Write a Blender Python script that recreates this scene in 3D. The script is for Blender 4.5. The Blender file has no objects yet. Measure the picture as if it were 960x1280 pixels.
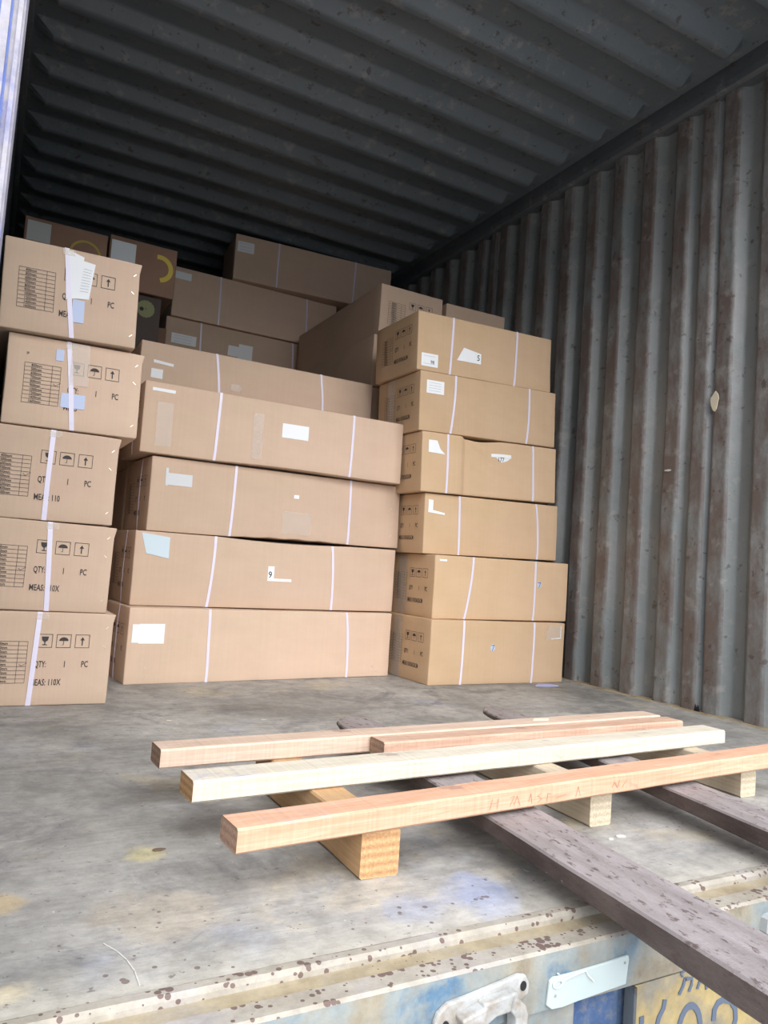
import bpy, bmesh, math, random
from mathutils import Vector, Matrix, noise
from math import sin, cos, pi
SC = bpy.context.scene
COL = SC.collection
random.seed(7)

# ------------------------------------------------------------------ camera
RX = Vector((0.87653602, -0.0971644, -0.47142729))   # world X,Y,Z axes seen in camera space
RY = Vector((-0.47601395, -0.02973866, -0.87893477))
RZ = Vector((0.07138155, 0.99482395, -0.07231862))
M3 = Matrix((RX, RY, RZ))
cd = bpy.data.cameras.new('camera'); cam = bpy.data.objects.new('camera', cd); COL.objects.link(cam)
cam.matrix_world = Matrix.Translation((0.06, -0.692, 0.444)) @ M3.to_4x4()
cd.sensor_fit = 'HORIZONTAL'; cd.sensor_width = 36.0; cd.lens = 917.0 / 960.0 * 36.0
cd.clip_start = 0.02; cd.clip_end = 200
SC.camera = cam

# ------------------------------------------------------------------ world, light, exposure
W = bpy.data.worlds.new('sky'); SC.world = W; W.use_nodes = True
nt = W.node_tree; nt.nodes.clear()
wo = nt.nodes.new('ShaderNodeOutputWorld'); bg = nt.nodes.new('ShaderNodeBackground')
tc = nt.nodes.new('ShaderNodeTexCoord'); sp = nt.nodes.new('ShaderNodeSeparateXYZ')
cr = nt.nodes.new('ShaderNodeValToRGB')
nt.links.new(tc.outputs['Generated'], sp.inputs[0]); nt.links.new(sp.outputs['Z'], cr.inputs[0])
cr.color_ramp.elements[0].position = 0.0; cr.color_ramp.elements[0].color = (0.24, 0.27, 0.31, 1)
cr.color_ramp.elements[1].position = 0.45; cr.color_ramp.elements[1].color = (1.0, 1.04, 1.12, 1)
nt.links.new(cr.outputs[0], bg.inputs['Color']); bg.inputs['Strength'].default_value = 3.0
nt.links.new(bg.outputs[0], wo.inputs[0])
sl = bpy.data.lights.new('sun', 'SUN'); sl.energy = 3.0; sl.angle = math.radians(60); sl.color = (1.0, 0.96, 0.9)
so = bpy.data.objects.new('sun', sl); COL.objects.link(so)
so.rotation_euler = Vector((0.03, 0.80, -0.53)).to_track_quat('-Z', 'Y').to_euler()
SC.view_settings.view_transform = 'Standard'; SC.view_settings.look = 'None'
SC.view_settings.gamma = 1; SC.view_settings.use_curve_mapping = False
SC.view_settings.exposure = 0.08

# ------------------------------------------------------------------ materials
def mat(name, color, rough=0.7, metal=0.0, spec=0.4, alpha=1.0):
    m = bpy.data.materials.new(name); m.use_nodes = True
    b = m.node_tree.nodes['Principled BSDF']
    b.inputs['Base Color'].default_value = (*color, 1); b.inputs['Roughness'].default_value = rough
    b.inputs['Metallic'].default_value = metal; b.inputs['Specular IOR Level'].default_value = spec
    b.inputs['Alpha'].default_value = alpha
    return m
class G:
    """small node graph helper"""
    def __init__(s, m): s.m = m; s.t = m.node_tree; s.b = s.t.nodes['Principled BSDF']
    def n(s, k, **kw):
        x = s.t.nodes.new(k)
        for a, v in kw.items():
            if a in ('op',): x.operation = v
            else: setattr(x, a, v)
        return x
    def l(s, a, b): s.t.links.new(a, b)
    def coords(s, scale=(1, 1, 1), world=False, loc=(0, 0, 0)):
        tc = s.n('ShaderNodeTexCoord'); mp = s.n('ShaderNodeMapping')
        mp.inputs['Scale'].default_value = scale; mp.inputs['Location'].default_value = loc
        if world:
            ge = s.n('ShaderNodeNewGeometry'); s.l(ge.outputs['Position'], mp.inputs[0])
        else: s.l(tc.outputs['Object'], mp.inputs[0])
        return mp.outputs[0]
    def noise(s, vec, scale, detail=5, rough=0.55, dist=0.0):
        x = s.n('ShaderNodeTexNoise'); s.l(vec, x.inputs['Vector'])
        x.inputs['Scale'].default_value = scale; x.inputs['Detail'].default_value = detail
        x.inputs['Roughness'].default_value = rough; x.inputs['Distortion'].default_value = dist
        return x.outputs['Fac']
    def ramp(s, fac, pts):
        x = s.n('ShaderNodeValToRGB'); s.l(fac, x.inputs[0]); e = x.color_ramp.elements
        while len(e) < len(pts): e.new(0.5)
        for i, (p, c) in enumerate(pts):
            e[i].position = p; e[i].color = (c, c, c, 1) if isinstance(c, (int, float)) else (*c, 1)
        return x.outputs[0]
    def mix(s, f, a, b, mode='MIX'):
        x = s.n('ShaderNodeMix', data_type='RGBA', blend_type=mode)
        for v, i in ((f, 0), (a, 6), (b, 7)):
            if isinstance(v, (int, float)): x.inputs[i].default_value = v if i == 0 else (v, v, v, 1)
            elif isinstance(v, tuple): x.inputs[i].default_value = (*v, 1)
            else: s.l(v, x.inputs[i])
        return x.outputs[2]
    def math(s, op, a, b=0.0):
        x = s.n('ShaderNodeMath', op=op)
        for v, i in ((a, 0), (b, 1)):
            if isinstance(v, (int, float)): x.inputs[i].default_value = v
            else: s.l(v, x.inputs[i])
        return x.outputs[0]
    def bump(s, h, strength=0.3, dist=0.002):
        x = s.n('ShaderNodeBump'); x.inputs['Strength'].default_value = strength; x.inputs['Distance'].default_value = dist
        s.l(h, x.inputs['Height']); s.l(x.outputs[0], s.b.inputs['Normal'])
    def color(s, c): s.l(c, s.b.inputs['Base Color'])
    def sep(s, vec):
        x = s.n('ShaderNodeSeparateXYZ'); s.l(vec, x.inputs[0]); return x.outputs

def cardboard(name, c1, c2):
    m = mat(name, c1, 0.78, spec=0.25); g = G(m)
    v = g.coords((1, 1, 1)); big = g.noise(v, 3.0, 3)
    oi = g.n('ShaderNodeObjectInfo')
    a = g.mix(g.ramp(big, [(0.35, 0.0), (0.65, 1.0)]), c1, c2)
    vv = g.coords((60, 60, 1.2)); fl = g.noise(vv, 2.0, 2)
    a = g.mix(0.08, a, g.ramp(fl, [(0.3, 0.38), (0.7, 0.62)]), 'OVERLAY')
    sm = g.noise(g.coords((1, 1, 2.5), loc=(5, 3, 1)), 7.0, 6, 0.65)
    a = g.mix(0.16, a, g.ramp(sm, [(0.3, 0.36), (0.7, 0.6)]), 'OVERLAY')
    val = g.math('MULTIPLY_ADD', oi.outputs['Random'], 0.14); val.node.inputs[2].default_value = 0.93
    h = g.n('ShaderNodeHueSaturation'); g.l(a, h.inputs['Color']); g.l(val, h.inputs['Value'])
    g.color(h.outputs[0])
    g.bump(g.math('ADD', fl, g.math('MULTIPLY', sm, 1.5)), 0.12, 0.002)
    return m
CB = cardboard('cardboard', (0.56, 0.42, 0.31), (0.60, 0.44, 0.335))
CBR = cardboard('cardboard_ochre', (0.55, 0.385, 0.235), (0.59, 0.415, 0.27))
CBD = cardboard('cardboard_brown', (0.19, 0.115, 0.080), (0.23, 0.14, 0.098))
STRAP = mat('strap_plastic', (0.70, 0.66, 0.80), 0.35, spec=0.5)
PAPER = mat('label_paper', (0.80, 0.82, 0.84), 0.6)
PAPERB = mat('label_paper_blue', (0.50, 0.58, 0.78), 0.6)
TAPE = mat('clear_tape', (0.80, 0.72, 0.64), 0.25, spec=0.5, alpha=0.22)
INK = mat('print_ink', (0.045, 0.04, 0.04), 0.7)
INKG = mat('label_ink', (0.30, 0.32, 0.38), 0.7)
INKB = mat('blue_ink', (0.03, 0.08, 0.40), 0.6)
STAPLE = mat('staple_wire', (0.8, 0.72, 0.6), 0.35, metal=0.8)
YEL = mat('yellow_print', (0.34, 0.27, 0.05), 0.7)
GREENP = mat('olive_print', (0.16, 0.17, 0.08), 0.7)

# painted container steel: worn grey-green with rust rubbed on crests
def steel(name, base, base2, rust_amt=0.5, wall=False):
    m = mat(name, base, 0.45, spec=0.5); g = G(m)
    v = g.coords((1, 1, 1), world=True)
    n1 = g.noise(v, 2.2, 5, 0.6); n2 = g.noise(g.coords((1, 2.2, 1.0), world=True, loc=(3, 1, 7)), 5.0, 9, 0.72)
    a = g.mix(g.ramp(n1, [(0.35, 0.0), (0.65, 1.0)]), base, base2)
    rm = g.ramp(n2, [(0.60 - 0.22 * rust_amt, 0.0), (0.70 - 0.20 * rust_amt, 1.0)])
    if wall:
        x = g.sep(v)[0]                         # crests stand proud of the valleys and are rubbed to rust
        cr_ = g.math('LESS_THAN', g.math('ABSOLUTE', g.math('SUBTRACT', x, 2.35)), 0.009)
        zz = g.ramp(g.sep(v)[2], [(0.0, 1.0), (0.75, 0.25)])
        rm = g.math('MULTIPLY', rm, g.math('MULTIPLY_ADD', cr_, 0.75)); rm.node.inputs[1].default_value = 1
        ma = g.math('MULTIPLY', cr_, 0.80); ma2 = g.math('ADD', ma, 0.12)
        rm = g.math('MULTIPLY', g.ramp(n2, [(0.36, 0.0), (0.56, 1.0)]), ma2)
    a = g.mix(rm, a, (0.125, 0.094, 0.082) if wall else (0.085, 0.07, 0.062))
    n3 = g.noise(g.coords((1, 1, 1), world=True, loc=(9, 2, 4)), 14, 6, 0.7)
    a = g.mix(g.math('MULTIPLY', g.ramp(n3, [(0.56, 0.0), (0.66, 1.0)]), 0.5), a, (0.30, 0.29, 0.27))
    n4 = g.noise(g.coords((1, 1, 1), world=True, loc=(1, 5, 8)), 30, 3, 0.6)
    a = g.mix(g.math('MULTIPLY', g.ramp(n4, [(0.63, 0.0), (0.68, 1.0)]), 0.6), a, (0.05, 0.035, 0.03))
    g.color(a); g.bump(g.math('ADD', n3, n4), 0.4, 0.005)
    g.l(g.ramp(n3, [(0.3, 0.30), (0.7, 0.55)]), g.b.inputs['Roughness'])
    return m
WALL = steel('wall_steel', (0.165, 0.185, 0.185), (0.24, 0.25, 0.245), 0.6, wall=True)
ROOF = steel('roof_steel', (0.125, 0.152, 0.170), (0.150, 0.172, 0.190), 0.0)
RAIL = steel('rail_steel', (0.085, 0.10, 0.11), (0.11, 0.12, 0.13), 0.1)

def floor_mat():
    m = mat('floor_plywood', (0.3, 0.29, 0.27), 0.7); g = G(m)
    v = g.coords(world=True)
    n1 = g.noise(v, 2.6, 6, 0.6, 0.6)
    a = g.ramp(n1, [(0.30, (0.19, 0.19, 0.18)), (0.48, (0.33, 0.32, 0.30)), (0.70, (0.45, 0.43, 0.40))])
    gr = g.noise(g.coords((1.5, 14, 1), world=True), 6, 5, 0.65)
    a = g.mix(0.28, a, g.ramp(gr, [(0.3, 0.32), (0.7, 0.66)]), 'OVERLAY')
    bl = g.noise(g.coords(world=True, loc=(4, 8, 0)), 5.0, 6, 0.7, 1.2)
    a = g.mix(g.math('MULTIPLY', g.ramp(bl, [(0.52, 0.0), (0.66, 1.0)]), 0.6), a, (0.14, 0.14, 0.145))
    ye = g.noise(g.coords(world=True, loc=(11, 2, 0)), 4.2, 6, 0.65, 0.5)
    a = g.mix(g.math('MULTIPLY', g.ramp(ye, [(0.58, 0.0), (0.70, 1.0)]), 0.45), a, (0.52, 0.44, 0.28))
    bu = g.noise(g.coords(world=True, loc=(1, 21, 0)), 3.2, 5, 0.6)
    a = g.mix(g.math('MULTIPLY', g.ramp(bu, [(0.60, 0.0), (0.72, 1.0)]), 0.4), a, (0.28, 0.33, 0.46))
    for (sx, sy, rad, colr, am) in ((0.31, 0.425, 0.030, (0.56, 0.49, 0.25), 0.6), (0.715, 0.150, 0.075, (0.27, 0.32, 0.48), 0.65), (0.60, 0.14, 0.05, (0.32, 0.36, 0.48), 0.45), (0.115, 0.33, 0.03, (0.56, 0.42, 0.22), 0.6), (0.12, 0.13, 0.03, (0.60, 0.50, 0.30), 0.6), (0.30, 0.24, 0.09, (0.46, 0.38, 0.28), 0.4)):
        dv_ = g.n('ShaderNodeVectorMath', operation='DISTANCE'); g.l(v, dv_.inputs[0]); dv_.inputs[1].default_value = (sx, sy, 0)
        dd = g.math('ADD', g.math('DIVIDE', dv_.outputs['Value'], rad), g.math('MULTIPLY', g.math('SUBTRACT', bl, 0.5), 3.0))
        a = g.mix(g.math('MULTIPLY', g.ramp(dd, [(0.45, 1.0), (1.0, 0.0)]), am), a, colr)
    # pale dried-mud band along the door sill
    y = g.sep(v)[1]; ed = g.ramp(g.math('ADD', y, g.math('MULTIPLY', g.math('SUBTRACT', n1, 0.5), 0.12)), [(0.07, 1.0), (0.15, 0.0)])
    a = g.mix(g.math('MULTIPLY', ed, 0.7), a, (0.50, 0.47, 0.40))
    fs = g.noise(g.coords(world=True), 60, 4, 0.7)
    a = g.mix(g.math('MULTIPLY', g.ramp(fs, [(0.62, 0.0), (0.68, 1.0)]), 0.6), a, (0.09, 0.08, 0.075))
    wh = g.noise(g.coords(world=True, loc=(2, 2, 2)), 42, 4, 0.75)
    a = g.mix(g.math('MULTIPLY', g.ramp(wh, [(0.66, 0.0), (0.71, 1.0)]), 0.6), a, (0.6, 0.58, 0.53))
    mo = g.noise(g.coords(world=True, loc=(6, 6, 1)), 22, 6, 0.75)
    a = g.mix(0.55, a, g.ramp(mo, [(0.32, 0.28), (0.68, 0.70)]), 'OVERLAY')
    vo = g.n('ShaderNodeTexVoronoi'); g.l(v, vo.inputs['Vector']); vo.inputs['Scale'].default_value = 48
    bs = g.noise(g.coords(world=True, loc=(2, 9, 0)), 5, 2)
    near = g.ramp(y, [(0.10, 1.0), (0.45, 0.0)])
    dot = g.math('LESS_THAN', vo.outputs['Distance'], g.math('MULTIPLY', g.math('MULTIPLY', g.math('SUBTRACT', bs, 0.36), 0.8), near))
    a = g.mix(g.math('MULTIPLY', dot, 0.75), a, (0.12, 0.08, 0.07))
    g.color(a); g.bump(g.math('ADD', gr, fs), 0.3, 0.003)
    g.l(g.ramp(n1, [(0.3, 0.5), (0.7, 0.75)]), g.b.inputs['Roughness'])
    return m
FLOOR = floor_mat()

def sill_mat(name, cols, spots=0.5, scale=6.0):
    m = mat(name, cols[0], 0.65); g = G(m)
    v = g.coords(world=True); n1 = g.noise(v, scale, 6, 0.6, 0.3)
    k = len(cols); a = g.ramp(n1, [(0.32 + 0.36 * i / max(1, k - 1), c) for i, c in enumerate(cols)])
    f = g.noise(g.coords(world=True, loc=(3, 3, 3)), 90, 4, 0.7)
    a = g.mix(g.math('MULTIPLY', g.ramp(f, [(0.5, 0.0), (0.65, 1.0)]), 0.35), a, (0.28, 0.25, 0.2))
    vo = g.n('ShaderNodeTexVoronoi'); g.l(g.coords(world=True), vo.inputs['Vector']); vo.inputs['Scale'].default_value = 105
    big = g.noise(g.coords(world=True, loc=(7, 1, 2)), 16, 3)
    dot = g.math('LESS_THAN', vo.outputs['Distance'], g.math('MULTIPLY', g.math('SUBTRACT', big, 0.36), 1.7 * spots))
    a = g.mix(g.math('MULTIPLY', dot, 0.9 if spots else 0.0), a, (0.12, 0.075, 0.065))
    md_ = g.noise(g.coords(world=True, loc=(2, 5, 3)), 30, 6, 0.75); a = g.mix(0.45, a, g.ramp(md_, [(0.32, 0.3), (0.68, 0.68)]), 'OVERLAY'); g.color(a); g.bump(g.math('ADD', f, n1), 0.35, 0.002)
    return m
SILLTOP = sill_mat('sill_plate_paint', [(0.27, 0.24, 0.19), (0.36, 0.33, 0.28), (0.33, 0.31, 0.32)], 1.1)
CHANNEL = sill_mat('sill_channel_mud', [(0.24, 0.185, 0.11), (0.36, 0.30, 0.20), (0.34, 0.31, 0.27)], 0.3)
FACE = sill_mat('sill_face_paint', [(0.20, 0.16, 0.11), (0.28, 0.25, 0.19), (0.27, 0.28, 0.26), (0.23, 0.27, 0.28), (0.09, 0.17, 0.26)], 0.0, 10.0)
BLUE = sill_mat('door_blue_paint', [(0.035, 0.075, 0.19), (0.05, 0.10, 0.23), (0.12, 0.17, 0.24)], 0.0, 6.0)
POSTB = sill_mat('post_blue_paint', [(0.09, 0.14, 0.40), (0.12, 0.18, 0.44), (0.20, 0.20, 0.34)], 0.0, 9.0)
POSTW = sill_mat('post_edge_paint', [(0.36, 0.35, 0.40), (0.30, 0.29, 0.34), (0.10, 0.12, 0.34)], 0.0, 22.0)
YPLATE = sill_mat('plate_yellow_paint', [(0.44, 0.33, 0.11), (0.40, 0.31, 0.15), (0.13, 0.17, 0.22)], 0.0, 8.0)
SLATE = mat('plate_lettering', (0.11, 0.14, 0.20), 0.6)
MINT = mat('white_green_paint', (0.48, 0.56, 0.56), 0.5)
CAST = sill_mat('cast_white_paint', [(0.26, 0.21, 0.16), (0.38, 0.38, 0.37), (0.44, 0.46, 0.46)], 0.0, 28.0)
DARK = mat('dark_hole', (0.015, 0.015, 0.018), 0.8)
GROUND = sill_mat('yard_concrete', [(0.16, 0.16, 0.16), (0.21, 0.205, 0.20), (0.19, 0.19, 0.185)], 0.1, 1.0)
OUTER = mat('container_outside_paint', (0.05, 0.12, 0.33), 0.5)

def fork_mat():
    m = mat('fork_steel', (0.12, 0.105, 0.10), 0.5); g = G(m)
    n1 = g.noise(g.coords((1.6, 0.5, 1.6)), 12, 6, 0.65)
    a = g.ramp(n1, [(0.3, (0.040, 0.028, 0.025)), (0.7, (0.13, 0.10, 0.09))])
    # upward faces get a patchy lighter grey
    no = g.sep(g.n('ShaderNodeTexCoord').outputs['Normal'])[2]
    w1 = g.noise(g.coords((3, 0.5, 1), loc=(2, 7, 1)), 9, 6, 0.7)
    top = g.ramp(no, [(0.4, 0.0), (0.8, 1.0)])
    a = g.mix(g.math('MULTIPLY', top, g.ramp(w1, [(0.3, 0.40), (0.7, 0.95)])), a, (0.36, 0.325, 0.325))
    f = g.noise(g.coords((2, 1, 2)), 38, 5, 0.7)
    a = g.mix(g.math('MULTIPLY', g.ramp(f, [(0.56, 0.0), (0.62, 1.0)]), 0.75), a, (0.075, 0.045, 0.040))
    w = g.noise(g.coords((1, 1, 1), loc=(4, 4, 4)), 16, 6, 0.8)
    a = g.mix(g.math('MULTIPLY', g.ramp(w, [(0.66, 0.0), (0.70, 1.0)]), 0.35), a, (0.40, 0.38, 0.36))
    g.color(a); g.bump(g.math('ADD', f, n1), 0.6, 0.004)
    return m
FORK = fork_mat()

def wood(name, c1, c2, c3, sawn=0.3, stain=None):
    m = mat(name, c1, 0.75, spec=0.2); g = G(m)
    gr = g.noise(g.coords((1.2, 14, 26)), 5, 6, 0.6, 1.0)
    a = g.ramp(gr, [(0.3, c1), (0.55, c2), (0.72, c3)])
    sw = g.noise(g.coords((140, 1, 2)), 1.0, 3, 0.6)
    a = g.mix(sawn, a, g.ramp(sw, [(0.3, 0.35), (0.7, 0.65)]), 'OVERLAY')
    kn = g.noise(g.coords((6, 9, 9), loc=(3, 1, 5)), 2.0, 3, 0.6)
    a = g.mix(g.math('MULTIPLY', g.ramp(kn, [(0.66, 0.0), (0.74, 1.0)]), 0.5), a, (0.20, 0.13, 0.12))
    if stain:
        col, x0_, x1_ = stain
        co = g.sep(g.coords()); sn = g.noise(g.coords((2, 4, 4), loc=(1, 1, 9)), 9, 5, 0.7)
        mk = g.math('MULTIPLY', g.ramp(co[0], [(x0_, 0.0), (x0_ + .02, 1.0), (x1_ - .03, 1.0), (x1_, 0.0)]), g.ramp(sn, [(0.47, 0.0), (0.60, 1.0)]))
        a = g.mix(g.math('MULTIPLY', g.math('MULTIPLY', mk, g.math('GREATER_THAN', co[2], 0.030)), 0.6), a, col)
    g.color(a); g.bump(g.math('ADD', sw, gr), 0.35, 0.0015)
    return m
W_OR = wood('pine_orange', (0.54, 0.30, 0.19), (0.64, 0.38, 0.26), (0.68, 0.46, 0.33), stain=((0.40, 0.33, 0.33), 0.03, 0.15))
W_PALE = wood('pine_pale', (0.54, 0.48, 0.38), (0.64, 0.58, 0.48), (0.68, 0.63, 0.55), 0.45, stain=((0.30, 0.34, 0.52), 0.0, 0.12))
W_PINK = wood('pine_pinkish', (0.52, 0.38, 0.29), (0.62, 0.47, 0.37), (0.66, 0.53, 0.44))
W_RED = wood('pine_reddish', (0.46, 0.28, 0.20), (0.58, 0.39, 0.29), (0.64, 0.48, 0.37))
W_BLK = wood('pine_block', (0.40, 0.24, 0.12), (0.50, 0.32, 0.17), (0.54, 0.37, 0.22), 0.15)
W_BLKP = wood('pine_block_pale', (0.42, 0.34, 0.24), (0.52, 0.44, 0.33), (0.56, 0.49, 0.40), 0.15)
def endgrain(name, c1, c2):
    m = mat(name, c1, 0.85, spec=0.15); g = G(m)
    wv = g.n('ShaderNodeTexWave', wave_type='RINGS'); g.l(g.coords((1, 0.02, 1), loc=(0.05, 0, 0.06)), wv.inputs['Vector'])
    wv.inputs['Scale'].default_value = 24; wv.inputs['Distortion'].default_value = 1.5; wv.inputs['Detail'].default_value = 2
    n = g.noise(g.coords(), 220, 3, 0.7)
    a = g.mix(wv.outputs['Fac'], c1, c2); a = g.mix(0.5, a, g.ramp(n, [(0.3, 0.25), (0.7, 0.7)]), 'OVERLAY')
    g.color(a); g.bump(n, 0.6, 0.002); return m
END_O = endgrain('end_grain_honey', (0.42, 0.24, 0.12), (0.56, 0.35, 0.18))
END_P = endgrain('end_grain_pale', (0.50, 0.43, 0.31), (0.60, 0.53, 0.41))
END_D = endgrain('end_grain_brown', (0.34, 0.22, 0.16), (0.44, 0.29, 0.21))

# ------------------------------------------------------------------ helpers
def obj(name, bm, mats, parent=None, smooth=False):
    me = bpy.data.meshes.new(name)
    bmesh.ops.recalc_face_normals(bm, faces=bm.faces)
    bm.to_mesh(me); bm.free()
    for m in (mats if isinstance(mats, (list, tuple)) else [mats]): me.materials.append(m)
    o = bpy.data.objects.new(name, me); COL.objects.link(o)
    if parent: o.parent = parent
    if smooth:
        for p in me.polygons: p.use_smooth = True
    return o
def tag(o, label=None, cat=None, group=None, kind=None):
    if label: o['label'] = label
    if cat: o['category'] = cat
    if group: o['group'] = group
    if kind: o['kind'] = kind
    return o
def empty(name, loc=(0, 0, 0), label=None, cat=None, group=None):
    o = bpy.data.objects.new(name, None); COL.objects.link(o); o.location = loc; o.empty_display_size = 0.05
    return tag(o, label, cat, group)
def struct(name, bm, m, smooth=False): return tag(obj(name, bm, m, smooth=smooth), kind='structure')
def box(bm, a, b, mi=0):
    vs = [bm.verts.new((x, y, z)) for x in (a[0], b[0]) for y in (a[1], b[1]) for z in (a[2], b[2])]
    for q in ((0, 1, 3, 2), (4, 6, 7, 5), (0, 4, 5, 1), (2, 3, 7, 6), (0, 2, 6, 4), (1, 5, 7, 3)):
        f = bm.faces.new([vs[i] for i in q]); f.material_index = mi
    return vs
def prism(bm, pts, z0, z1, f=lambda x, y, z: (x, y, z), mi=0):
    """polygon pts (2D) extruded between z0 and z1 and mapped through f"""
    a = [bm.verts.new(f(x, y, z0)) for x, y in pts]; b = [bm.verts.new(f(x, y, z1)) for x, y in pts]; n = len(pts)
    fs = [bm.faces.new(a), bm.faces.new(b[::-1])]
    for i in range(n): fs.append(bm.faces.new((a[i], b[i], b[(i + 1) % n], a[(i + 1) % n])))
    for q in fs: q.material_index = mi
def stroke(pts, w):
    """2D polyline to a list of quads"""
    out = []
    for (x0, y0), (x1, y1) in zip(pts, pts[1:]):
        d = Vector((x1 - x0, y1 - y0)); L = d.length or 1; n = Vector((-d.y, d.x)) / L * w / 2; e = d / L * w * 0.3
        out.append([(x0 - e.x + n.x, y0 - e.y + n.y), (x0 - e.x - n.x, y0 - e.y - n.y), (x1 + e.x - n.x, y1 + e.y - n.y), (x1 + e.x + n.x, y1 + e.y + n.y)])
    return out
_tc = {}
def text2d(s):
    """filled outline of a word, 1 unit high letters: (verts, faces)"""
    if s not in _tc:
        cu = bpy.data.curves.new('t', 'FONT'); cu.body = s; cu.size = 1.0; cu.resolution_u = 2; cu.offset = 0.012
        o = bpy.data.objects.new('t', cu); COL.objects.link(o)
        dg = bpy.context.evaluated_depsgraph_get(); me = o.evaluated_get(dg).to_mesh()
        _tc[s] = ([tuple(v.co)[:2] for v in me.vertices], [tuple(p.vertices) for p in me.polygons])
        o.evaluated_get(dg).to_mesh_clear(); bpy.data.objects.remove(o); bpy.data.curves.remove(cu)
    return _tc[s]

# ------------------------------------------------------------------ cartons
crush_ref = [lambda *a: 0]
class Carton:
    """w along the front face, d deep, h high; local origin at the middle of the base"""
    def __init__(s, w, d, h, seed, dent=None, bulge=0.0025):
        s.w, s.d, s.h, s.seed, s.dent, s.A = w, d, h, seed, dent, bulge
    def P(s, x, y, z, off=0.0, face=None):
        w, d, h, A = s.w, s.d, s.h, s.A
        u, v, t = x / w, y / d, z / h
        k = lambda q: max(0.0, 4 * q * (1 - q))
        r = 0.004
        c = Vector((min(max(x, r), w - r), min(max(y, r), d - r), min(max(z, r), h - r)))
        p = Vector((x, y, z)); dv = p - c
        if dv.length > 1e-7: p = c + dv.normalized() * r
        p.x += A * (2 * u - 1) * k(v) * k(t); p.y += A * (2 * v - 1) * k(u) * k(t)
        if t > 0.5: p.z -= 0.0015 * k(u) * k(v)
        n = noise.noise_vector(Vector((x * 5, y * 5, z * 7)) + Vector((s.seed * 3.1, s.seed * 1.7, 0))); p += Vector((n.x, n.y, n.z * 0.5)) * 0.0016
        if s.dent: p += Vector(s.dent(u, v, t))
        if face: p += {'front': Vector((0, -off, 0)), 'left': Vector((-off, 0, 0)), 'top': Vector((0, 0, off)), 'back': Vector((0, off, 0)), 'bottom': Vector((0, 0, -off)), 'right': Vector((off, 0, 0))}[face]
        return p - Vector((w / 2, d / 2, 0))
    def F(s, face, u, v, off):
        """metres from the left and from the base of a face"""
        if face == 'front': return s.P(u, 0, v, off, face)
        if face == 'left': return s.P(0, s.d - u, v, off, face)
    def body(s):
        bm = bmesh.new(); w, d, h = s.w, s.d, s.h
        def ticks(L, st):
            n = max(4, int(L / st)); return sorted(set(round(q, 5) for q in [0, 0.0015] + [0.004 + (L - 0.008) * i / n for i in range(n + 1)] + [L - 0.0015, L]))
        X, Y, Z = ticks(w, 0.012 if s.dent is crush_ref[0] else 0.03), ticks(d, 0.06), ticks(h, 0.012 if s.dent is crush_ref[0] else 0.025); cache = {}
        def V(x, y, z):
            k = (round(x, 5), round(y, 5), round(z, 5))
            if k not in cache: cache[k] = bm.verts.new(s.P(x, y, z))
            return cache[k]
        def grid(A, B, f, flip):
            for a0, a1 in zip(A, A[1:]):
                for b0, b1 in zip(B, B[1:]):
                    q = [f(a0, b0), f(a1, b0), f(a1, b1), f(a0, b1)]
                    bm.faces.new(q[::-1] if flip else q)
        grid(X, Z, lambda a, b: V(a, 0, b), False); grid(X, Z, lambda a, b: V(a, d, b), True)
        grid(Y, Z, lambda a, b: V(0, a, b), True); grid(Y, Z, lambda a, b: V(w, a, b), False)
        grid(X, Y, lambda a, b: V(a, b, 0), True); grid(X, Y, lambda a, b: V(a, b, h), False)
        bm.normal_update(); return bm
    def patch(s, bm, face, quad, off=0.001, th=0.0004, nx=8, ny=5, mi=0, back=0.0012):
        """quad: four (u,v) corners BL BR TR TL; a thin sheet following the face"""
        (a, b, c, d_) = [Vector(q) for q in quad]
        def pt(i, j, o):
            e = a.lerp(b, i / nx); f = d_.lerp(c, i / nx); q = e.lerp(f, j / ny); return s.F(face, q.x, q.y, o)
        T = [[bm.verts.new(pt(i, j, off + th)) for j in range(ny + 1)] for i in range(nx + 1)]
        B = [[bm.verts.new(pt(i, j, off - back)) for j in range(ny + 1)] for i in range(nx + 1)]
        fs = []
        for i in range(nx):
            for j in range(ny):
                fs.append(bm.faces.new((T[i][j], T[i + 1][j], T[i + 1][j + 1], T[i][j + 1])))
                fs.append(bm.faces.new((B[i][j], B[i][j + 1], B[i + 1][j + 1], B[i + 1][j])))
        for i in range(nx):
            fs.append(bm.faces.new((T[i][0], B[i][0], B[i + 1][0], T[i + 1][0]))); fs.append(bm.faces.new((T[i][ny], T[i + 1][ny], B[i + 1][ny], B[i][ny])))
        for j in range(ny):
            fs.append(bm.faces.new((T[0][j], T[0][j + 1], B[0][j + 1], B[0][j]))); fs.append(bm.faces.new((T[nx][j], B[nx][j], B[nx][j + 1], T[nx][j + 1])))
        for f in fs: f.material_index = mi
    def ink(s, bm, face, polys, off=0.0012, mi=0):
        for q in polys:
            try: f = bm.faces.new([bm.verts.new(s.F(face, x, y, off)) for x, y in q]); f.material_index = mi
            except Exception: pass
    def line(s, bm, face, p, q, w=0.0011, off=0.0012, mi=0):
        n = max(1, int((Vector(q) - Vector(p)).length / 0.02)); a, b = Vector(p), Vector(q)
        pts = [tuple(a.lerp(b, i / n)) for i in range(n + 1)]; s.ink(bm, face, stroke(pts, w), off, mi)
    def text(s, bm, face, t, u, v, size, sx=0.72, off=0.0012, mi=0, shear=0.0):
        vs, fs = text2d(t)
        V = [bm.verts.new(s.F(face, u + x * size * sx + y * size * shear, v + y * size, off)) for x, y in vs]
        for f in fs:
            try: q = bm.faces.new([V[i] for i in f]); q.material_index = mi
            except Exception: pass
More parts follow.
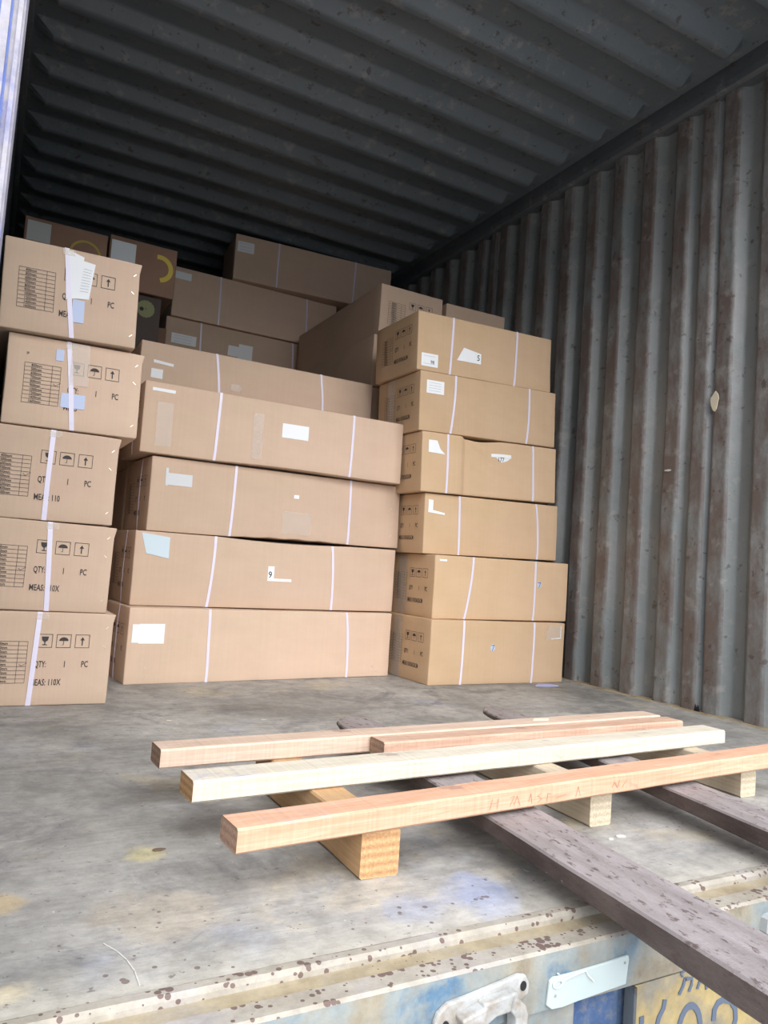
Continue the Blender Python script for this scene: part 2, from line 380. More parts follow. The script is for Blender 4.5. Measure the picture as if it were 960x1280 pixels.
    def strap_x(s, bot, top, wd=0.0095):
        """strap round the carton in a plane across the width; slants from bot to top on the front"""
        bm = bmesh.new(); w, d, h = s.w, s.d, s.h; path = []
        n = 10; o = 0.0016
        sag = 0.006 * (bot - top) if abs(bot - top) > 0.02 else 0
        for i in range(n + 1): t = i / n; path.append((bot + (top - bot) * t + sin(pi * t) * (0.004 if abs(bot - top) > 0.012 else 0), 0, h * t, 'front'))
        for i in range(1, 5): path.append((top, d * i / 4, h, 'top' if i < 4 else 'back'))
        for i in range(1, n + 1): t = i / n; path.append((top + (bot - top) * t, d, h * (1 - t), 'back' if i < n else 'bottom'))
        for i in range(1, 4): path.append((bot, d * (1 - i / 4), 0, 'bottom'))
        return s._ribbon(bm, path, wd, 'x', o)
    def strap_y(s, bot, top, wd=0.010):
        """strap round the long way, seen as one line on the front"""
        bm = bmesh.new(); w, d, h = s.w, s.d, s.h; path = []; n = 10; o = 0.0016
        for i in range(n + 1): t = i / n; path.append((bot + (top - bot) * t, 0, h * t, 'front'))
        for i in range(1, 9): path.append((top, d * i / 8, h, 'top'))
        for i in range(1, n + 1): t = i / n; path.append((top + (bot - top) * t, d, h * (1 - t), 'back'))
        for i in range(1, 8): path.append((bot, d * (1 - i / 8), 0, 'bottom'))
        return s._ribbon(bm, path, wd, 'x', o)
    def strap_left(s, bot, top, wd=0.008):
        """strap round the length lying on the top, bottom and both ends; at distance from the back edge"""
        bm = bmesh.new(); w, d, h = s.w, s.d, s.h; path = []; n = 8; o = 0.0012
        yb, yt = d - bot, d - top
        for i in range(n + 1): t = i / n; path.append((0, yb + (yt - yb) * t, h * t, 'left'))
        for i in range(1, 8): path.append((w * i / 8, yt, h, 'top'))
        for i in range(n + 1): t = i / n; path.append((w, yt + (yb - yt) * t, h * (1 - t), 'right'))
        for i in range(1, 8): path.append((w * (1 - i / 8), yb, 0, 'bottom'))
        return s._ribbon(bm, path, wd, 'y', o)
    def _ribbon(s, bm, path, wd, ax, o):
        rows = []
        for (x, y, z, face) in path:
            r = []
            for sg, oo in ((-1, 0), (1, 0), (1, o), (-1, o)):
                p = s.P(x + (sg * wd / 2 if ax == 'x' else 0), y + (sg * wd / 2 if ax == 'y' else 0), z)
                c = Vector((0, 0, s.h / 2)); dirv = Vector((0, 0, 0))
                ex = 0.0005 + oo
                if ax == 'x':
                    if y < 1e-6: dirv.y = -1
                    if y > s.d - 1e-6: dirv.y = 1
                else:
                    if x < 1e-6: dirv.x = -1
                    if x > s.w - 1e-6: dirv.x = 1
                if z < 1e-6: dirv.z = -0.25
                if z > s.h - 1e-6: dirv.z = 0.5
                r.append(bm.verts.new(p + dirv * ex))
            rows.append(r)
        n = len(rows)
        for i in range(n):
            a, b = rows[i], rows[(i + 1) % n]
            for k in range(4):
                bm.faces.new((a[k], b[k], b[(k + 1) % 4], a[(k + 1) % 4]))
        bmesh.ops.recalc_face_normals(bm, faces=bm.faces); return bm

def rect(u0, v0, u1, v1): return [(u0, v0), (u1, v0), (u1, v1), (u0, v1)]
def marks(c, root, face, du=0.0, dv=0.0, tick=None, meas='MEAS: 110X', sp=False, icons=True, mi=INK, rows=10, name='printed_marking', sx=1.0):
    bm = bmesh.new(); U = lambda x: x * sx + du
    # size table
    x0, x1, x2, v0, v1 = 0.043, 0.112, 0.134, 0.062, 0.172
    for i in range(rows + 1):
        v = v0 + (v1 - v0) * i / rows; c.line(bm, face, (U(x0), v + dv), (U(x2), v + dv), 0.0009)
    for x in (x0, x1, x2): c.line(bm, face, (U(x), v0 + dv), (U(x), v1 + dv), 0.0009)
    sizes = ['400mm', '500mm', '600mm', '700mm', '800mm', '900mm', '1000mm', '1200mm', '1400mm', '1600mm']
    for i in range(rows):
        v = v1 - (v1 - v0) * (i + 1) / rows + 0.0018; c.text(bm, face, sizes[i], U(x0 + 0.016), v + dv, 0.0105, 0.85)
    if tick is not None:
        v = v1 - (v1 - v0) * (tick + 1) / rows + dv
        for a, b in (((x1 + 0.005, v + 0.006), (x1 + 0.011, v + 0.001)), ((x1 + 0.011, v + 0.001), (x1 + 0.024, v + 0.010))): c.line(bm, face, (U(a[0]), a[1]), (U(b[0]), b[1]), 0.0009)
    if sp: c.text(bm, face, 'SP', U(0.046), 0.195 + dv, 0.009)
    # fragile, keep dry, this way up
    for k, x in enumerate((0.157, 0.204, 0.252)):
        a, b, l, h = U(x), 0.157 + dv, 0.036 * sx, 0.035
        for p, q in (((a, b), (a + l, b)), ((a + l, b), (a + l, b + h)), ((a + l, b + h), (a, b + h)), ((a, b + h), (a, b))): c.line(bm, face, p, q, 0.0013)
        m = a + l / 2; S = sx
        if k == 0:
            c.ink(bm, face, [[(m - .009 * S, b + .029), (m - .007 * S, b + .019), (m - .002 * S, b + .015), (m + .002 * S, b + .015), (m + .007 * S, b + .019), (m + .009 * S, b + .029)], rect(m - .0012, b + .008, m + .0012, b + .016), rect(m - .006 * S, b + .006, m + .006 * S, b + .008)])
        elif k == 1:
            arc = [(m + .012 * S * cos(t * pi / 8), b + .018 + .010 * sin(t * pi / 8)) for t in range(9)]
            c.ink(bm, face, [arc]); c.line(bm, face, (m, b + .018), (m, b + .008), .0012); c.line(bm, face, (m, b + .008), (m - .003 * S, b + .007), .0012)
        else:
            c.ink(bm, face, [rect(m - .0014, b + .006, m + .0014, b + .022), [(m - .006 * S, b + .020), (m + .006 * S, b + .020), (m, b + .029)]])
    c.text(bm, face, 'QTY:', U(0.154), 0.104 + dv, 0.024, 0.55 * sx)
    c.text(bm, face, '1', U(0.226), 0.104 + dv, 0.024, 0.6 * sx)
    c.text(bm, face, 'PC', U(0.272), 0.104 + dv, 0.024, 0.62 * sx)
    c.text(bm, face, meas, U(0.148), 0.055 + dv, 0.024, (0.62 if len(meas) < 12 else 0.52) * sx)
    return obj(name, bm, mi, root)
def label_part(c, root, quads, face='front', m=PAPER, lines=3, glyph=None, name='paper_label', lab=None):
    for q in quads[1:]: label_part(c, root, [q], face, m, 0, None, name)
    bm = bmesh.new(); c.patch(bm, face, quads[0], 0.0014)
    bm.normal_update()
    if lines:
        (a, b, cc, d) = [Vector(p) for p in quads[0]]
        for k in range(lines):
            t = 0.2 + 0.6 * k / max(1, lines - 1)
            p = a.lerp(d, t).lerp(b.lerp(cc, t), 0.12); q = a.lerp(d, t).lerp(b.lerp(cc, t), 0.82)
            c.line(bm, face, tuple(p), tuple(q), 0.0010, 0.0022, 1)
    if glyph:
        for (t, u, v, sz) in glyph: c.text(bm, face, t, u, v, sz, 0.9, 0.0022, 2)
    o = obj(name, bm, [m, INKG, INKB if m is PAPERB else INK], root)
    if lab: o['label'] = lab
    return o
def tape_part(c, root, quads, face='front'):
    for q in quads:
        bm = bmesh.new(); c.patch(bm, face, q, 0.0024, 0.0002, 12, 8, 0, 0.0002); obj('clear_tape', bm, TAPE, root)
def staples(c, root, pts, face='front'):
    for (u, v, a) in pts:
        bm = bmesh.new(); L = 0.0045
        P, Q = (u - cos(a) * L, v - sin(a) * L), (u + cos(a) * L, v + sin(a) * L)
        for q in stroke([P, Q], 0.0016):
            prism(bm, q, 0.0006, 0.0018, lambda x, y, z: c.F(face, x, y, z))
        obj('staple', bm, STAPLE, root)
def carton(params, d, label, group, mtl, seed, dent=None, name='cardboard_carton', bulge=0.0025):
    x, y, yaw, z, w, h, ro = params
    c = Carton(w, d, h - 0.0015, seed, dent, bulge)
    R = Matrix.Rotation(yaw, 4, 'Z') @ Matrix.Rotation(-ro, 4, 'Y')
    bl = Vector((x, y, z - sin(ro) * w / 2)); ctr = bl + R @ Vector((w / 2, d / 2, 0))
    root = empty(name, ctr, label, 'cardboard box', group); root.rotation_euler = R.to_euler()
    obj('carton_body', c.body(), mtl, root, smooth=True)
    return c, root
def strap(c, root, bot, top, wd=0.0095): return obj('strap', c.strap_x(bot, top, wd), STRAP, root)

# ------------------------------------------------------------------ the container shell
XL, XR, H, YB = 0.0, 2.35, 2.41, 5.9
def side_wall(name, X, out, m, crests, zt=2.33):
    """vertical trapezoid corrugation; crests = list of (near, far) y of the inner crest"""
    bm = bmesh.new(); D = 0.036 * out; pr = []
    pr.append((0.10, X))
    for (a, b, dep) in crests:
        pr += [(a, X), (b, X), (b + 0.034, X + D * dep)]
        pr.append(('v', X + D * dep))
    # valley end = next crest start - slope
    out_p = [(0.10, X)]
    for i, (a, b, dep) in enumerate(crests):
        if i: out_p.append((a - 0.034 * min(1, dep_prev), X + D * dep_prev))
        out_p += [(a, X), (b, X)]
        if i < len(crests) - 1: out_p.append((b + 0.030 * min(1, dep), X + D * dep))
        dep_prev = dep
    out_p.append((YB, X))
    zs = [0.0] + [zt * i / 24 for i in range(1, 25)]
    rows = []
    for (y, x) in out_p:
        rows.append([bm.verts.new((x + 0.004 * out * noise.noise(Vector((y * 3.0, z * 2.5, X))), y + 0.002 * noise.noise(Vector((z * 3, y, 5))), z)) for z in zs])
    for r, q in zip(rows, rows[1:]):
        for k in range(len(zs) - 1): bm.faces.new((r[k], q[k], q[k + 1], r[k + 1]))
    o = struct(name, bm, m)
    md = o.modifiers.new('bev', 'BEVEL'); md.width = 0.006; md.segments = 2; md.limit_method = 'ANGLE'; md.angle_limit = 0.4
    return o
cre = []
far = [0.250, 0.418, 0.586, 0.753, 0.921, 1.086]
cre += [(f - 0.058, f, 1) for f in far]
cre += [(1.127, 1.178, 0.7), (1.245, 1.304, 1), (1.415, 1.475, 1), (1.582, 1.640, 1), (1.743, 1.801, 1)]
y = 1.801; k = 0
while y < 5.7:
    k += 1
    if k in (5, 14): cre.append((y + 0.041, y + 0.09, 0.7)); cre.append((y + 0.16, y + 0.218, 1)); y += 0.218
    else: cre.append((y + 0.108, y + 0.166, 1)); y += 0.166
cre = [c for c in cre if c[1] < 5.85]
side_wall('wall_right', XR, 1, WALL, cre)
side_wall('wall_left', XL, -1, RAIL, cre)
# opaque outer skins
bm = bmesh.new(); box(bm, (XR + 0.05, 0.0, -0.15), (XR + 0.06, YB + .05, H + 0.06)); struct('trim_1', bm, OUTER)
bm = bmesh.new(); box(bm, (XL - 0.06, 0.0, -0.15), (XL - 0.05, YB + .05, H + 0.06)); struct('trim_2', bm, OUTER)
# back wall corrugated
bm = bmesh.new(); rows = []; x = XL
while x < XR - 0.01:
    for dx, dy in ((0, 0), (0.07, 0), (0.10, 0.035), (0.17, 0.035)): rows.append((min(x + dx, XR), YB + dy))
    x += 0.20
vs = [[bm.verts.new((a, b, z)) for z in (0, H)] for a, b in rows]
for r, q in zip(vs, vs[1:]): bm.faces.new((r[0], q[0], q[1], r[1]))
box(bm, (XL - .05, YB + .05, 0), (XR + .05, YB + .06, H))
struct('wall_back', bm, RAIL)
# roof: panels with transverse ribs pressed downwards, ends chamfered
bm = bmesh.new()
ends = [0.13, 0.345, 0.57, 0.79, 1.018, 1.235, 1.47, 1.672, 1.902, 2.137, 2.36, 2.61]
while ends[-1] < 5.6: ends.append(ends[-1] + 0.229)
dz = 0.042
prof = [(0.0, 0)]
for e in ends: prof += [(e - 0.078, 0), (e - 0.070, 0.10), (e - 0.030, 0.92), (e - 0.020, 1), (e + 0.002, 1), (e + 0.010, 0.92), (e + 0.030, 0.08), (e + 0.036, 0)]
prof.append((YB + 0.05, 0))
xs = [XL - 0.05, XL + 0.03, XL + 0.10] + [0.10 + (2.25 - 0.10) * i / 16 for i in range(1, 17)] + [2.295, XR + 0.05]
rows = []
for (y, t) in prof:
    r = []
    for i, x in enumerate(xs):
        dd = t if 2 <= i <= len(xs) - 3 else 0
        cr_ = 0.006 * sin(pi * max(0, min(1, x / XR)))
        r.append(bm.verts.new((x, y, H + cr_ - dz * dd + 0.003 * noise.noise(Vector((x * 3, y * 2, 2))))))
    rows.append(r)
for r, q in zip(rows, rows[1:]):
    for k in range(len(xs) - 1): bm.faces.new((r[k], q[k], q[k + 1], r[k + 1]))
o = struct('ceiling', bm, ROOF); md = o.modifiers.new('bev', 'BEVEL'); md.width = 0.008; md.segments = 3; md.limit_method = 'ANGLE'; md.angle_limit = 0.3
bm = bmesh.new(); box(bm, (XL - .06, 0, H + 0.04), (XR + .06, YB + .06, H + 0.05)); struct('trim_3', bm, OUTER)
# top side rails: flange on the wall then a sloping web
def rail(name, X, s):
    bm = bmesh.new()
    pts = [(X - s * -0.04, 2.46), (X - s * 0.004, 2.46), (X - s * 0.016, 2.395), (X - s * 0.026, 2.34), (X - s * 0.026, 2.312), (X - s * 0.010, 2.305), (X + s * 0.04, 2.305)]
    a = [bm.verts.new((p[0], 0.02, p[1])) for p in pts]; b = [bm.verts.new((p[0], YB, p[1])) for p in pts]; n = len(pts)
    for i in range(n): bm.faces.new((a[i], b[i], b[(i + 1) % n], a[(i + 1) % n]))
    bm.faces.new(a); bm.faces.new(b[::-1])
    o = struct(name, bm, RAIL); md = o.modifiers.new('bev', 'BEVEL'); md.width = 0.006; md.segments = 2; md.limit_method = 'ANGLE'
rail('trim_4', XR, 1); rail('trim_5', XL, -1)
# bottom side rails, narrow angle with dirt
for nm, X, s in (('trim_6', XR, 1), ('trim_7', XL, -1)):
    bm = bmesh.new(); n = 60; r0 = []
    for i in range(n + 1):
        y = 0.1 + (YB - 0.1) * i / n; j = 0.003 * noise.noise(Vector((y * 9, 0, 3)))
        r0.append([bm.verts.new(p) for p in ((X - s * (0.016 + j), y, 0.0), (X - s * (0.014 + j), y, 0.004), (X + s * 0.03, y, 0.006), (X + s * 0.03, y, -0.02), (X - s * (0.016 + j), y, -0.02))])
    for a, b in zip(r0, r0[1:]):
        for k in range(5): bm.faces.new((a[k], b[k], b[(k + 1) % 5], a[(k + 1) % 5]))
    struct(nm, bm, CHANNEL)
# floor boards: long sheets meeting in narrow joints
bm = bmesh.new()
box(bm, (XL - .05, 0.066, -0.028), (XR + .05, YB + .05, 0.0))
struct('floor', bm, FLOOR)
# threshold: raised bead, muddy channel, outer plate, front face
bm = bmesh.new(); n = 80; rows = []
for i in range(n + 1):
    x = XL - 0.05 + (XR + 0.1) * i / n; j = 0.0022 * noise.noise(Vector((x * 7, 1, 3)))
    rows.append([bm.verts.new(p) for p in ((x, 0.084, 0.001), (x, 0.078 + j, 0.004), (x, 0.066 + j, 0.0045), (x, 0.061 + j, 0.0), (x, 0.060, -0.007))])
for a, b in zip(rows, rows[1:]):
    for k in range(4): bm.faces.new((a[k], b[k], b[k + 1], a[k + 1]))
struct('trim_8', bm, SILLTOP)
bm = bmesh.new(); box(bm, (XL - .05, 0.030, -0.03), (XR + .05, 0.068, -0.0055)); struct('trim_9', bm, CHANNEL)
bm = bmesh.new(); n = 80; rows = []
for i in range(n + 1):
    x = XL - 0.15 + (XR + 0.3) * i / n
    rows.append([bm.verts.new(p) for p in ((x, 0.034, -0.02), (x, 0.034, -0.0035), (x, 0.031, -0.001), (x, 0.004, 0.0), (x, 0.0, -0.003))])
for a, b in zip(rows, rows[1:]):
    for k in range(4): bm.faces.new((a[k], b[k], b[k + 1], a[k + 1]))
struct('trim_10', bm, SILLTOP)
bm = bmesh.new(); box(bm, (XL - .15, 0.0, -0.068), (XR + .15, 0.033, -0.003)); struct('trim_11', bm, FACE)
# understructure below the sill
bm = bmesh.new(); box(bm, (0.747, 0.016, -1.0), (0.832, 0.05, -0.068)); struct('trim_12', bm, BLUE)
bm = bmesh.new(); box(bm, (XL - .15, 0.006, -1.0), (0.747, 0.05, -0.068)); struct('trim_19', bm, FACE)
bm = bmesh.new(); box(bm, (0.832, 0.02, -1.0), (XR + .15, 0.05, -0.068)); struct('trim_13', bm, BLUE)
# corner posts and header
def post(nm, x0, x1, edge, s):
    bm = bmesh.new(); box(bm, (min(x0, x1), 0.0, -0.15), (max(x0, x1), 0.11, 2.55)); struct(nm, bm, POSTB)
post('trim_14', -0.14, 0.036, 0.046, 1)
bm = bmesh.new()
box(bm, (0.034, 0.001, 0.0), (0.0455, 0.10, 2.47)); box(bm, (0.027, -0.004, 0.0), (0.034, 0.03, 2.47)); box(bm, (0.040, -0.003, 0.0), (0.0435, 0.02, 2.47))
struct('trim_15', bm, POSTW)
bm = bmesh.new(); box(bm, (XR - 0.046, 0.0, -0.15), (XR + 0.14, 0.11, 2.55)); struct('trim_16', bm, POSTB)
bm = bmesh.new(); box(bm, (-0.14, 0.0, 2.36), (XR + 0.14, 0.12, 2.55)); struct('trim_17', bm, POSTB)
# yard
bm = bmesh.new(); box(bm, (-40, -40, -1.45), (40, 40, -1.40)); struct('floor_yard', bm, GROUND)
bpy.data.objects['floor_yard'].name = 'trim_18'

# ------------------------------------------------------------------ big things: cartons
GM = 'long cartons in the middle stack'; GR = 'cartons in the right-hand stack'; GL = 'printed cartons in the left-hand stack'
# --- middle stack (long sides to the door)
PM = [(0.492, 1.807, 0.109, 0.0, 1.047, 0.252, 0.002), (0.500, 1.877, 0.068, 0.2535, 1.047, 0.254, 0.006),
      (0.535, 1.896, 0.069, 0.511, 1.028, 0.260, 0.012), (0.485, 1.876, 0.028, 0.774, 1.034, 0.248, 0.009)]
LM = ['bottom long carton of the middle stack, on the floor, bright white label at left',
      'long carton second from the floor in the middle stack, small label reading 9',
      'long carton third from the floor in the middle stack, its lower edge bowed',
      'long cardboard carton fourth from the floor in the middle stack, white label right of centre']
def sag2(u, v, t):   # top front edge sinks between the straps
    k = max(0, t - 0.6) / 0.4 * max(0, sin(pi * max(0, min(1, (u - 0.27) / 0.52)))) * max(0, 1 - v * 2.2)
    return (0, 0.004 * k, -0.008 * k)
def sag3(u, v, t):
    k = max(0, 0.35 - t) / 0.35 * max(0, 1 - v * 2.2)
    b = max(0, sin(pi * max(0, min(1, (u - 0.29) / 0.5))))
    return (0, 0.003 * k * b, (0.006 * b + 0.002 * sin(u * 60) * b) * k)
def sag4(u, v, t):
    k = max(0, 0.3 - t) / 0.3 * max(0, 1 - v * 2.2); b = max(0, sin(pi * max(0, min(1, (u - 0.25) / 0.6))))
    return (0, 0, 0.005 * b * k)
cm = [carton(PM[i], 0.33, LM[i], GM, CB, i + 1, (None, sag2, sag3, sag4)[i]) for i in range(4)]
SM = [((0.279, 0.274), (0.848, 0.830)), ((0.265, 0.279), (0.764, 0.751)), ((0.297, 0.306), (0.788, 0.787)), ((0.257, 0.265), (0.799, 0.804))]
for (c, r), ss in zip(cm, SM):
    for b, t in ss: strap(c, r, b, t)
    obj('strap', c.strap_left(0.20, 0.21), STRAP, r)
    marks(c, r, 'left')
label_part(cm[0][0], cm[0][1], [rect(0.037, 0.133, 0.120, 0.198), rect(0.014, 0.136, 0.040, 0.196)], lines=0)
staples(*cm[0], [(0.05, 0.064, 2.3), (0.066, 0.052, 2.2), (0.058, 0.035, 1.2), (0.070, 0.022, 1.4), (0.965, 0.040, 2.4), (0.985, 0.022, 0.9)])
label_part(cm[1][0], cm[1][1], [[(0.04, 0.176), (0.117, 0.163), (0.117, 0.236), (0.02, 0.246)]], m=mat('label_paper_pale_blue', (0.55, 0.66, 0.72), 0.6), lines=0, lab='pale blue paper label')
label_part(cm[1][0], cm[1][1], [rect(0.487, 0.102, 0.512, 0.157), rect(0.512, 0.102, 0.585, 0.112)], lines=0, glyph=[('9', 0.489, 0.114, 0.034)], lab='small white label reading 9')
label_part(cm[2][0], cm[2][1], [rect(0.05, 0.163, 0.145, 0.205), rect(0.05, 0.16, 0.06, 0.222)], m=mat('label_paper_grey', (0.60, 0.62, 0.64), 0.6), lines=0)
label_part(cm[2][0], cm[2][1], [rect(0.541, 0.162, 0.562, 0.176)], lines=0)
staples(*cm[2], [(0.985, 0.16, 0.9), (0.995, 0.14, 2.2), (0.99, 0.05, 1.0)])
label_part(cm[3][0], cm[3][1], [rect(0.505, 0.118, 0.612, 0.172)], lines=0)
label_part(cm[3][0], cm[3][1], [rect(0.025, 0.214, 0.103, 0.225)], lines=0)
tape_part(cm[3][0], cm[3][1], [rect(0.046, 0.026, 0.10, 0.178), rect(0.391, 0.02, 0.430, 0.192)])
tape_part(cm[2][0], cm[2][1], [rect(0.50, 0.02, 0.62, 0.11)])

# --- right stack
PR = [(1.585, 1.702, 0.043, 0.0, 0.699, 0.252, 0.0), (1.606, 1.735, 0.024, 0.254, 0.699, 0.252, 0.010),
      (1.577, 1.79, 0.015, 0.510, 0.698, 0.243, 0.023), (1.536, 1.771, 0.017, 0.757, 0.698, 0.241, 0.034),
      (1.516, 1.783, -0.001, 1.000, 0.698, 0.243, 0.037), (1.494, 1.793, 0.01, 1.244, 0.694, 0.24, 0.038)]
LR = ['bottom carton of the right stack, on the floor, blue 7 near its middle',
      'carton second from the floor in the right stack, blue 7 beside its right strap',
      'cardboard carton third from the floor in the right stack, directly under the crushed one',
      'crushed cardboard carton fourth from the floor in the right stack, creased at its upper left',
      'carton second from the top of the right stack, white lined label at upper left',
      'topmost cardboard carton of the right stack, with a pale label low on its left corner']
def crush(u, v, t):
    f = max(0, 1 - v * 2.5); top = max(0, t - 0.55) / 0.45
    s = 1 / (1 + math.exp(-(u - 0.31) * 60)) * max(0, 1 - max(0, (u - 0.34)) * 1.5)
    dip = math.exp(-((u - 0.40) / 0.13) ** 2) if u > 0.30 else math.exp(-((u - 0.31) / 0.025) ** 2) * 0.75
    cr_ = math.exp(-((u - 0.305) / 0.012) ** 2)
    diag = math.exp(-((t - (0.95 - (u - 0.31) * 2.0)) / 0.05) ** 2) if 0.31 < u < 0.55 else 0
    return (0, f * (0.011 * s + 0.010 * cr_ + 0.006 * diag) - f * 0.004 * math.exp(-((u - 0.25) / 0.04) ** 2), -f * top * 0.014 * dip)
crush_ref[0] = crush
cr6 = [carton(PR[i], 0.35, LR[i], GR, CBR, 11 + i, crush if i == 3 else None) for i in range(6)]
SR = [((0.154, 0.155), (0.522, 0.523)), ((0.152, 0.185), (0.510, 0.512)), ((0.171, 0.165), (0.587, 0.571)), ((0.121, 0.122), (0.574, 0.567)), ((0.150, 0.168), (0.538, 0.55)), ((0.158, 0.169), (0.49, 0.499))]
for (c, r), ss in zip(cr6, SR):
    for b, t in ss: strap(c, r, b, t)
    marks(c, r, 'left', du=0.022, meas='MEAS:110X36X26CM', sx=0.98, tick=4)
def seven(c, r, u, v, smear=True):
    bm = bmesh.new()
    pts = [(u + 0.012 * cos(a * pi / 8), v + 0.013 * sin(a * pi / 8) * (1.2 if a % 3 else 0.9)) for a in range(16)]
    c.ink(bm, 'front', [pts], 0.0010, 0)
    for q in (stroke([(u - .006, v + .009), (u + .007, v + .010), (u - .002, v - .011)], 0.0028)): c.ink(bm, 'front', [q], 0.0016, 1)
    o = obj('handwritten_seven', bm, [mat('blue_chalk_smudge', (0.50, 0.56, 0.62), 0.8), INKB], r); return o
seven(*cr6[0], 0.305, 0.145); seven(*cr6[1], 0.535, 0.152)
tape_part(cr6[0][0], cr6[0][1], [[(0.585, 0.18), (0.675, 0.182), (0.678, 0.24), (0.60, 0.236)]])
label_part(cr6[0][0], cr6[0][1], [[(0.622, 0.180), (0.676, 0.184), (0.676, 0.190), (0.622, 0.186)], [(0.672, 0.186), (0.677, 0.186), (0.677, 0.238), (0.672, 0.238)]], lines=0)
label_part(cr6[1][0], cr6[1][1], [rect(0.02, 0.226, 0.055, 0.234)], lines=0)
label_part(cr6[2][0], cr6[2][1], [[(0.017, 0.165), (0.095, 0.158), (0.095, 0.166), (0.03, 0.176)], [(0.017, 0.165), (0.038, 0.165), (0.038, 0.215), (0.017, 0.217)]], lines=0)
staples(*cr6[2], [(0.38, 0.235, 0.3), (0.41, 0.237, 2.8), (0.63, 0.232, 0.2), (0.66, 0.236, 2.9), (0.39, 0.012, 0.2), (0.43, 0.014, 3.0)])
label_part(cr6[3][0], cr6[3][1], [[(0.03, 0.158), (0.109, 0.155), (0.085, 0.175), (0.07, 0.207)], [(0.03, 0.158), (0.05, 0.158), (0.07, 0.207), (0.03, 0.207)]], lines=0)
label_part(cr6[3][0], cr6[3][1], [rect(0.345, 0.172, 0.45, 0.187), [(0.37, 0.171), (0.445, 0.171), (0.43, 0.160), (0.40, 0.150)]], lines=0, glyph=[('177', 0.378, 0.155, 0.026)], lab='white label reading 177')
label_part(cr6[4][0], cr6[4][1], [rect(0.03, 0.153, 0.111, 0.206)], lines=4)
label_part(cr6[5][0], cr6[5][1], [rect(0.019, 0.018, 0.098, 0.070)], lines=2, glyph=[('98', 0.062, 0.03, 0.02)])
label_part(cr6[5][0], cr6[5][1], [[(0.19, 0.065), (0.309, 0.065), (0.309, 0.108), (0.222, 0.122)]], lines=0, glyph=[('5', 0.288, 0.078, 0.034)], lab='white label reading 5')
for i in (0, 1, 4): tape_part(cr6[i][0], cr6[i][1], [rect(0.09, 0.0015, 0.15, 0.24)], 'left')

# --- left stack (printed ends to the door)
PL = [(0.047, 1.51, 0.0, 0.0, 0.352, 0.253, 0.001), (0.026, 1.517, 0.0, 0.254, 0.352, 0.245, -0.010),
      (0.018, 1.52, 0.0, 0.5, 0.352, 0.253, 0.005), (0.062, 1.52, 0.0, 0.756, 0.352, 0.25, 0.014), (0.032, 1.496, 0.0, 1.009, 0.350, 0.251, 0.028)]
LL = ['bottom printed carton of the left stack, on the floor, strap left of its symbols',
      'printed cardboard carton second from the floor in the left stack',
      'printed cardboard carton third from the floor, middle of the left stack',
      'printed carton fourth from the floor in the left stack, jutting out right, blue smeared label',
      'topmost printed carton of the left stack, white papers stuck over its strap']
def flare(u, v, t):
    k = max(0, u - 0.9) / 0.1 * max(0, t - 0.93) / 0.07 * max(0, 1 - v * 8)
    return (0.006 * k, -0.002 * k, -0.002 * k)
cl = [carton(PL[i], 1.05, LL[i], GL, CB, 21 + i, flare) for i in range(5)]
SL = [(0.153, 0.160), (0.196, 0.182), (0.174, 0.177), (0.177, 0.152), (0.181, 0.153)]
for i, ((c, r), (b, t)) in enumerate(zip(cl, SL)):
    obj('strap', c.strap_y(b, t, 0.0125), STRAP, r)
    marks(c, r, 'front', du=(0.004, -0.002, -0.004, 0.002, -0.004)[i], tick=(5, 5, 4, 4, None)[i], meas=('MEAS: 110X', 'MEAS: 110X', 'MEAS: 110', 'MEAS', 'MEAS')[i], sp=(i == 3))
    staples(c, r, [(0.336, 0.212, 0.8), (0.333, 0.16, 2.4), (0.335, 0.035, 0.7)])
    tape_part(c, r, [rect(t - 0.010, c.h - 0.02, t + 0.022, c.h - 0.003)])
label_part(cl[3][0], cl[3][1], [rect(0.142, 0.062, 0.204, 0.102)], m=PAPERB, lines=0, lab='blue-white smeared label')
label_part(cl[3][0], cl[3][1], [rect(0.121, 0.190, 0.141, 0.222)], m=PAPERB, lines=0)
tape_part(cl[3][0], cl[3][1], [rect(0.160, 0.127, 0.208, 0.246)])
label_part(cl[4][0], cl[4][1], [[(0.160, 0.105), (0.188, 0.112), (0.199, 0.232), (0.150, 0.247)]], lines=0, name='packing_paper')
label_part(cl[4][0], cl[4][1], [[(0.188, 0.112), (0.219, 0.115), (0.229, 0.218), (0.198, 0.222)]], lines=9, name='packing_paper')
label_part(cl[4][0], cl[4][1], [rect(0.178, 0.045, 0.209, 0.108)], m=PAPERB, lines=0)

# --- behind the middle stack
GB = 'cartons piled behind the middle stack'
c5, r5 = carton((0.518, 2.262, -0.004, 1.008, 1.021, 0.252, 0.002), 0.34, 'shaded long carton just behind and above the middle stack, with two white straps', GB, CB, 31)
for b, t in ((0.325, 0.299), (0.785, 0.764)): strap(c5, r5, b, t)
label_part(c5, r5, [[(0.051, 0.168), (0.129, 0.163), (0.129, 0.174), (0.051, 0.180)]], lines=0)
label_part(c5, r5, [rect(0.045, 0.107, 0.090, 0.144)], lines=0); label_part(c5, r5, [rect(0.366, 0.108, 0.41, 0.137)], m=TAPE, lines=0, name='clear_tape')
c6, r6 = carton((0.827, 3.478, 0.01, 1.505, 1.029, 0.251, 0.001), 0.36, 'dim half-hidden carton at the back, lowest of three, white label low in its middle', GB, CB, 32)
for b, t in ((0.205, 0.194), (0.77, 0.758)): strap(c6, r6, b, t)
label_part(c6, r6, [rect(0.035, 0.104, 0.175, 0.160)], lines=3)
label_part(c6, r6, [[(0.400 + 0.05 * cos(a), 0.125 + 0.045 * sin(a)) for a in (-2.4, -0.75, 0.75, 2.4)], rect(0.425, 0.085, 0.510, 0.175)], lines=0)
